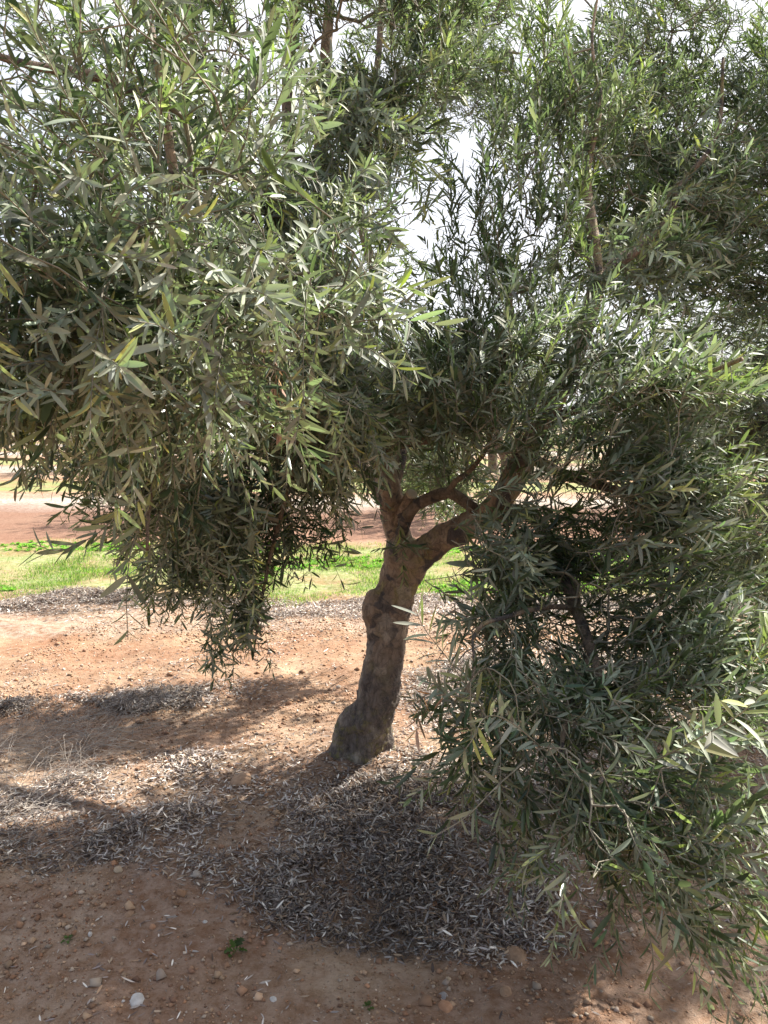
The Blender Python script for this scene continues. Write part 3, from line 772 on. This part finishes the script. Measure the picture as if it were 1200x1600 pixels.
clumps2 = [c2(-.9, -.2, 1.9, .95, .9, .8, 620), c2(-1.15, -.1, 1.15, .65, .7, .45, 300, .4, -.4), c2(-1.3, .1, .85, .55, .6, .25, 120, .3, -.5), c2(-.5, -.5, .8, .6, .6, .3, 150, .3, -.5), c2(-.9, .1, 2.9, 1.0, .9, .6, 430, .5, .5),
           c2(-.4, -1., 1.3, .7, .45, .5, 200, .4, -.2), c2(.7, 0, 2.2, .9, 1.1, .9, 380), c2(-.1, .8, 2.0, .8, .5, .7, 170),
           c2(-1.5, -.1, 2.6, .55, .5, .5, 190, .4, .3), c2(-1.8, .2, 3.3, .6, .6, .45, 190, .4, .3), c2(-1.0, .3, 3.6, 1.2, .9, .5, 330, .4, .5), c2(-2.0, .6, 2.7, .5, .5, .4, 130, .4, .3), c2(-2.5, .8, 3.5, .5, .5, .4, 130, .4, .3), c2(-2.7, .9, 4.0, .7, .6, .4, 150, .4, .3), c2(-1.3, -.2, 2.9, .6, .6, .5, 150, .4, .3)]
sh, tw = grow(lim2, clumps2, O2+np.array([0, 0, 1.8]), noise_seed=8, prune=True)
crown_parts({0: ('crown', None)}, sh, tw, tree2, O2, detail=2, yel=.06)

# ------------------------------------------------------------------ rows beyond the grass strips
def far_tree(seed):
    rt = empty('olive_tree', (0, 0, 0)); o = np.zeros(3)
    parts = []
    C, r = spline([(0, 0, -.2), (.02, 0, .3), (.08, 0, .9)], [.17, .12, .10], .05); parts.append(sweep(C, r, 14, .14, 7, seed))
    V, Q, T = merge(parts); build('trunk', V, [Q, T], BARK2, rt, smooth=True)
    lines = []
    for a in np.arange(5)*1.257 + seed:
        ca, sa = math.cos(a), math.sin(a)
        C, r = spline([(.08, 0, .8), (.35*ca, .35*sa, 1.3), (.8*ca, .8*sa, 1.9), (1.15*ca, 1.15*sa, 2.7)], [.07, .055, .035, .012], .1)
        V, Q, T = sweep(C, r, 8, .1, 9, seed); build('limb', V, [Q, T], BARK2, rt, smooth=True); lines.append(C)
    cl_ = []
    for a in np.arange(9)*.698 + seed*2:
        rr = R.uniform(.7, 1.2); cl_.append((np.array([rr*math.cos(a), rr*math.sin(a), R.uniform(1.3, 2.9)]), (.75, .75, R.uniform(.5, .75)), 100, .6, R.uniform(-.4, .4), .2, 0))
    for a in np.arange(7)*.9 + seed:
        cl_.append((np.array([1.45*math.cos(a), 1.45*math.sin(a), 1.0]), (.45, .45, .4), 40, .4, -.6, .2, 0))
    cl_.append((np.array([0, 0, 3.1]), (.9, .9, .5), 90, .4, .7, .1, 0))
    s_, t_ = grow(lines, cl_, np.array([0, 0, 1.8]), scale=1.3, noise_seed=seed, node_step=.12)
    crown_parts({0: ('crown', None)}, s_, t_, rt, o, scale=1.3, detail=1, step=.02)
    return rt

def copy_tree(o, parent=None):
    c = o.copy(); COL.objects.link(c); c.parent = parent
    for ch in list(o.children): copy_tree(ch, c)
    return c

protoA = far_tree(3); protoB = far_tree(6)
used = {id(protoA): False, id(protoB): False}
def place_far(x, y, which, rz, s, label, group):
    p = (protoA, protoB)[which]
    if not used[id(p)]: o = p; used[id(p)] = True
    else: o = copy_tree(p)
    o.location = (x, y, float(height(np.array([x]), np.array([y]))[0])-.03); o.rotation_euler = (0, 0, rz); o.scale = (s, s, s)
    tag(o, label, 'olive tree', group)
ORD = ['leftmost', 'second from left', 'third from left', 'fourth from left', 'fifth from left', 'sixth from left', 'seventh from left', 'eighth from left', 'ninth from left', 'tenth from left']
k = 0
for y, lab, grp in ((13.2, '%s of the olive trees in the row just beyond the grass', 'olive trees in the first row beyond the grass'),
                    (22.7, '%s of the small distant olive trees in the far row', 'olive trees in the far row')):
    n = int(y*.50/3.7)
    for i in range(-n, n+1):
        place_far(i*3.7 + (2.0 if y < 15 else -.6) + R.uniform(-.2, .2), y+R.uniform(-.3, .3), k % 2, R.uniform(0, 6.28), R.uniform(.95, 1.18), lab % ORD[i+n], grp); k += 1

# ------------------------------------------------------------------ leaf litter, gravel, grass
def litter_density(p):
    x, y = p[:, 0], p[:, 1]
    d = np.zeros(len(p))
    p = p + (fbm(p, 1.1, 3, 55)-.5)[:, None]*np.array([1.1, .8]); x, y = p[:, 0], p[:, 1]; n1 = fbm(p, 1.6, 3, 21); n2 = fbm(p, 5., 2, 31)
    d += np.clip(1-((x-.15)/1.05)**2-((y-2.75)/.62)**2, 0, 1)*3.2          # heap before the trunk
    d += np.clip(1-((x-1.15)/1.45)**2-((y-4.3)/1.3)**2, 0, 1)*4.2           # behind the trunk to the right
    u = (x+.85)*.80-(y-3.2)*-.60; v = (x+.85)*-.60+(y-3.2)*.80
    d += np.clip(1-((x+1.0)/1.15)**2-((y-3.1-.42*(x+1.0))/.50)**2, 0, 1)*2.8      # drift at the left
    d += np.clip(1-((x+1.6)/1.3)**2-((y-4.15-.35*(x+1.6))/.26)**2, 0, 1)*2.5        # thin drift along the shade edge
    d += np.clip(1-((y-6.6)/.4)**2, 0, 1)*1.3                            # edge of the grass
    d += np.clip(1-((x-2.2)/1.2)**2-((y-2.7)/1.0)**2, 0, 1)*1.3
    d += np.where(y < 2.45, .012, .05)
    d = np.minimum(d, 2.0)**.9; d *= np.clip((n1-.34)*3.4, .10, 1)*np.clip((n2-.2)*2.6, .25, 1.2)
    d += np.clip(1-((x-.75)/.95)**2-((y-4.25)/.85)**2, 0, 1)*1.1
    d += np.clip(1-((y-6.6-.5*(n1-.5))/.27)**2, 0, 1)*.6
    return d
def scatter(n, x0, x1, y0, y1, dens, pw=1.0):
    m = int(n*7)
    y = y0 + (y1-y0)*R.random(m)**pw
    p = np.stack([R.uniform(x0, x1, m), y], 1)
    w = dens(p); p = p[R.random(m) < w]
    return p[:n]
def lay_leaves(name, p, Lm, label, tintbase, thick=.022, det=2, seed=4):
    n = len(p)
    den = np.clip(litter_density(p), 0, 1.5)
    z = height(p[:, 0], p[:, 1]) + R.random(n)*thick*den + .003
    az = R.uniform(0, 6.283, n); el = R.normal(0, .28, n)*np.clip(den, .3, 1)
    D = np.stack([np.cos(az)*np.cos(el), np.sin(az)*np.cos(el), np.sin(el)], 1)
    N = R.normal(0, .38, (n, 3)) + np.array([0, 0, 1.]); N[R.random(n) < .45] *= -1
    L = Lm*np.exp(R.normal(0, .22, n))
    P = np.column_stack([p, z]); P[:, 2] += L*np.abs(np.sin(el))*.5
    kinds = np.array(tintbase); c = kinds[R.integers(0, len(kinds), n)]*np.exp(R.normal(0, .25, (n, 1)))
    c = c*np.clip(.55+.9*vnoise(p, 2.5, seed), .5, 1.4)[:, None]
    V, T, Q, C = leaf_mesh(P, D, N, L, L*R.uniform(.14, .22, n), R.normal(.0, .16, n), c, det)
    o = build(name, V, [T, Q], LITTER, col=C); return tag(o, label, 'leaf litter', kind='stuff')
GREYS = [(.38, .33, .29), (.28, .23, .20), (.48, .43, .39), (.13, .10, .09), (.36, .27, .19), (.22, .18, .17), (.70, .65, .58), (.30, .20, .13), (.15, .11, .09), (.33, .29, .27)]
p1 = scatter(250000, -3.8, 3.6, 1.6, 7.1, lambda p: litter_density(p)*.5, 1.0)
lay_leaves('leaf_litter', p1, .027, 'grey fallen olive leaves and chaff drifted over the soil', GREYS)

p2 = scatter(160000, -3.8, 3.6, 1.6, 7.1, lambda p: np.clip(litter_density(p)*.5+.06, 0, 1), 1.0)
lay_leaves('leaf_litter', p2, .011, 'fine brown chaff of broken leaves between the fallen olive leaves', [(.20, .14, .10), (.32, .24, .18), (.12, .09, .07), (.42, .36, .30), (.26, .17, .11)], thick=.012, det=1, seed=9)

def rocks(name, p, size, cols, label, kindlabel='gravel'):
    n = len(p)
    base = np.array([[1, 0, 0], [-1, 0, 0], [0, 1, 0], [0, -1, 0], [0, 0, 1], [0, 0, -1.]])
    s = size*np.exp(R.normal(0, .5, n))
    V = base[None]*s[:, None, None]*R.uniform(.55, 1.15, (n, 6, 1)) + R.normal(0, .12, (n, 6, 3))*s[:, None, None]
    a = R.uniform(0, 6.28, n); ca, sa = np.cos(a)[:, None], np.sin(a)[:, None]
    V = np.stack([V[..., 0]*ca-V[..., 1]*sa, V[..., 0]*sa+V[..., 1]*ca, V[..., 2]*.75], -1)
    V += np.column_stack([p, height(p[:, 0], p[:, 1])+s*.25])[:, None]
    f = np.array([(0, 2, 4), (2, 1, 4), (1, 3, 4), (3, 0, 4), (2, 0, 5), (1, 2, 5), (3, 1, 5), (0, 3, 5)])
    T = (f[None]+(np.arange(n)*6)[:, None, None]).reshape(-1, 3)
    kinds = np.array(cols); c = kinds[R.integers(0, len(kinds), n)]*np.exp(R.normal(0, .2, (n, 1)))
    o = build(name, V.reshape(-1, 3), [T], PEB, col=np.repeat(c, 6, 0)); return tag(o, label, kindlabel, kind='stuff')
SC = [(.34, .20, .12), (.30, .16, .09), (.42, .28, .18), (.26, .15, .09), (.24, .13, .08), (.36, .24, .15), (.42, .33, .25)]
pp = scatter(60000, -2.4, 3.0, 1.5, 6.5, lambda p: np.clip((fbm(p, 1.9, 3, 77)-.33)*3, .12, .9)*.8)
rocks('gravel', pp, .0042, SC, 'crumbs of orange soil and small gravel on the ground')
pp = scatter(1500, -2.2, 2.6, 1.5, 6.0, lambda p: np.clip((fbm(p, 1.4, 3, 99)-.35)*3, .05, .9)*.6)
rocks('gravel', pp, .0078, [(.30, .17, .1), (.36, .24, .15), (.26, .15, .09), (.32, .18, .1), (.45, .38, .32), (.38, .30, .24)], 'scattered pale and orange pebbles on the soil')

def grass_d(p):
    x, y = p[:, 0], p[:, 1]
    b = np.clip((y-6.75-.25*(fbm(p, 1.2, 2, 8)-.5)*4)/.25, 0, 1)*np.clip((9.9-y)/.5, 0, 1)
    n = fbm(p, 1.5, 4, 41)
    return b*np.clip((n-.44 - .05*np.clip((y-7.9)/1., 0, 1) + .10*np.clip((7.7-y)/.5, 0, 1))*6, .03, 1)
pg = scatter(60000, -5.5, 5.5, 6.5, 10, grass_d)
n = len(pg)
az = R.uniform(0, 6.28, n); lean = R.uniform(.1, .9, n)
D = np.stack([np.cos(az)*lean, np.sin(az)*lean, np.ones(n)], 1)
L = R.uniform(.015, .055, n)*(.5+.7*vnoise(pg, 2.0, 61))
tt = np.ones((n, 3))*.8*np.exp(R.normal(0, .25, (n, 1))); yy = R.random(n) < .3; tt[yy] *= np.array([2.2, 1.5, 1.6])
V, T, Q, C = leaf_mesh(np.column_stack([pg, height(pg[:, 0], pg[:, 1])-.003]), D, rand_dir(n), L, L*.09+.0016, R.uniform(.1, .5, n), tt, 1)
tag(build('grass', V, [T, Q], GRASSM, col=C), 'short bright green grass in the strip behind the tree', 'grass', kind='stuff')
# broad-leaved weeds in the grass
pw_ = scatter(1500, -5, 5, 6.9, 9.6, lambda p: (vnoise(p, 1.3, 71) > .62)*.7)
m = 9; P = np.repeat(pw_, m, 0) + R.normal(0, .012, (len(pw_)*m, 2)); n = len(P); az = R.uniform(0, 6.28, n)
D = np.stack([np.cos(az), np.sin(az), R.uniform(.3, 1.2, n)], 1); L = R.uniform(.025, .06, n)
V, T, Q, C = leaf_mesh(np.column_stack([P, height(P[:, 0], P[:, 1])]), D, np.tile([0, 0, 1.], (n, 1))+.2*rand_dir(n), L, L*.4, R.uniform(.1, .4, n), np.ones((n, 3))*R.uniform(.8, 1.4, (n, 1))*np.array([1, 1.15, .7]), 2)
tag(build('ground_cover', V, [T, Q], GRASSM, col=C), 'low broad leaved green weeds among the grass', 'weeds', kind='stuff')

# ------------------------------------------------------------------ dry brush pile at the left
def tangle(name, pts_w, n, L, hh, label, cat):
    A, B, ra = [], [], []
    for i in range(n):
        c = pts_w[R.integers(len(pts_w))] + R.normal(0, .10, 2)
        z = float(height(c[:1], c[1:2])[0]); p = np.array([c[0], c[1], z+R.uniform(0, hh*.6)])
        d = unit(np.array([R.normal(.7, .7), R.normal(.35, .5), R.normal(.1, .35)])); r0 = R.uniform(.0007, .0016); S = 7; l = L*R.uniform(.5, 1.3)
        for s in range(S):
            d = unit(d + R.normal(0, .28, 3) + np.array([0, 0, -.06])); q = p + d*l/S
            gz = float(height(q[:1], q[1:2])[0])+.004
            if q[2] < gz: q[2] = gz
            A.append(p); B.append(q); ra.append(r0*(1-.1*s)); p = q
    A, B, ra = np.array(A), np.array(B), np.array(ra)
    V, Q = tubes(A, B, ra, ra*.9, 3)
    q = NT(name+'_stem'); co = q.add('TexCoord').outputs['Object']
    c = q.ramp(q.noise(9, 3, .6, co), [(.35, (.20, .165, .14)), (.65, (.44, .39, .34))])
    q.surf(q.add('BsdfPrincipled', Base__Color=c, Roughness=.85).outputs[0])
    o = build(name, V, [Q], q.m, smooth=True); tag(o, label, cat)
    return o
gp = [ground_at(*q) for q in ((10, 1290), (40, 1250), (30, 1330), (80, 1230), (20, 1200), (110, 1190), (150, 1170), (60, 1180), (170, 1140), (215, 1115), (240, 1100), (10, 1160), (60, 1145), (110, 1130))]
tangle('dry_brush', gp, 620, .30, .10, 'tangle of thin dry grey stems lying on the soil at the left edge', 'dry brush')

# ------------------------------------------------------------------ stones, each its own thing
def stone(px, py, w, mat, label, flat=.6, name='stone', group=None):
    gp_ = ground_at(px, py); a = math.atan((py-800)/F)+PITCH
    z = gp_[1]/math.cos(a)*math.cos(a-PITCH); s = w/F*z/2
    V, Q, T = blob((0, 0, 0), (s, s*R.uniform(.7, 1.0), s*flat), int(px+py), 9)
    V = V*(1+(vnoise(V/s, 1.3, int(px))-.5)[:, None]*.5)
    o = build(name, V, [Q, T], mat, smooth=False)
    o.location = (gp_[0], gp_[1], float(height(gp_[:1], gp_[1:2])[0])-s*flat*.05); o.rotation_euler = (0, 0, R.uniform(0, 6.28))
    tag(o, label, 'stone' if name == 'stone' else 'soil clod', group)
stone(215, 1566, 27, ST_WHITE, 'flat white stone lying alone on the bare soil at the lower left', .45)
stone(427, 1558, 12, ST_WHITE, 'small white pebble near the bottom edge below the green weed')
stone(677, 1408, 21, ST_ORANGE, 'bright orange stone at the edge of the leaf litter in front of the trunk', .7)
stone(695, 1571, 24, ST_ORANGE, 'orange stone at the bottom edge touching a grey stone', .65)
stone(692, 1554, 18, ST_GREY, 'grey stone just above the orange stone at the bottom edge', .5)
stone(875, 1467, 13, ST_TAN, 'small round tan stone left of the lowest hanging leaves', .8)
stone(808, 1492, 40, ST_CLOD, 'large rounded soil lump in the bare ground at the lower right', .5, 'soil_clod')
stone(790, 1557, 24, ST_CLOD, 'low orange brown soil lump at the bottom right of centre', .5, 'soil_clod')
stone(380, 1230, 42, ST_CLOD, 'broad sunlit clod at the tip of the trunk shadow', .35, 'soil_clod')
stone(260, 1311, 13, ST_TAN, 'squarish tan stone in the shade below the left leaf drift', .7)
stone(185, 1362, 17, ST_TAN, 'long tan stone beside the sunlit leaves at lower left', .5)
stone(202, 1426, 17, ST_CLOD, 'brown stone between the sunlit leaves and the bare soil at lower left', .6)
stone(238, 1445, 14, ST_ORANGE, 'small orange brown stone above the bare soil at lower left', .8)
stone(141, 1460, 10, ST_WHITE, 'small pale stone on the bare soil nearest the left edge', .9)
stone(320, 1435, 8, ST_WHITE, 'tiny white stone left of the green weed', .8)
stone(220, 1303, 13, ST_ORANGE, 'orange stone at the foot of the dark leaf drift on the left', .7)
stone(155, 1198, 14, ST_ORANGE, 'orange stone on the shaded soil right of the dry brush', .7)
stone(815, 1452, 12, ST_TAN, 'tan stone above the large soil lump', .8)
stone(535, 1218, 18, ST_CLOD, 'orange clod just below the foot of the trunk', .5, 'soil_clod')
stone(700, 1530, 9, ST_TAN, 'small tan stone at the lower tip of the leaf litter', .8)
stone(1100, 1562, 12, ST_TAN, 'small pale stone in the lower right corner', .8)
stone(193, 1570, 6, ST_WHITE, 'white chip touching the left side of the flat white stone', .8)

# ------------------------------------------------------------------ weeds with toothed leaves
def weed(px, py, s, label, n=6):
    g_ = ground_at(px, py); loc = (g_[0], g_[1], float(height(g_[:1], g_[1:2])[0]))
    w = empty('weed', loc); tag(w, label, 'weed')
    for i in range(n):
        a = i*6.28/n + R.uniform(-.4, .4); up = R.uniform(.5, 1.5); l = s*R.uniform(.6, 1.1)
        d = unit(np.array([math.cos(a), math.sin(a), up])); sd_ = unit(np.cross(d, [0, 0, 1]))
        K = 9; V = []; bend = R.uniform(.2, .6)
        for j in range(K):
            t = j/(K-1); c = d*l*t + np.array([0, 0, -1])*bend*l*t*t
            wd = l*.20*math.sin(math.pi*min(1, t*.9+.05))**.7*(1.35 if j % 2 else .55)
            if t < .3: wd = l*.012
            V += [c-sd_*wd+np.array([0, 0, wd*.3]), c, c+sd_*wd+np.array([0, 0, wd*.3])]
        Q = []
        for j in range(K-1): Q += [(3*j, 3*j+1, 3*j+4, 3*j+3), (3*j+1, 3*j+2, 3*j+5, 3*j+4)]
        build('leaf', np.array(V), [np.array(Q)], GRASSM, w, col=np.ones((len(V), 3))*R.uniform(.25, .6)*np.array([1.1, 1., .9]))
weed(368, 1478, .065, 'small green weed with toothed leaves growing from the bare soil', 7)
weed(575, 1575, .035, 'tiny dark green weed at the bottom edge below the litter', 5)
weed(105, 1468, .028, 'tiny green seedling near the left edge of the bare soil', 5)
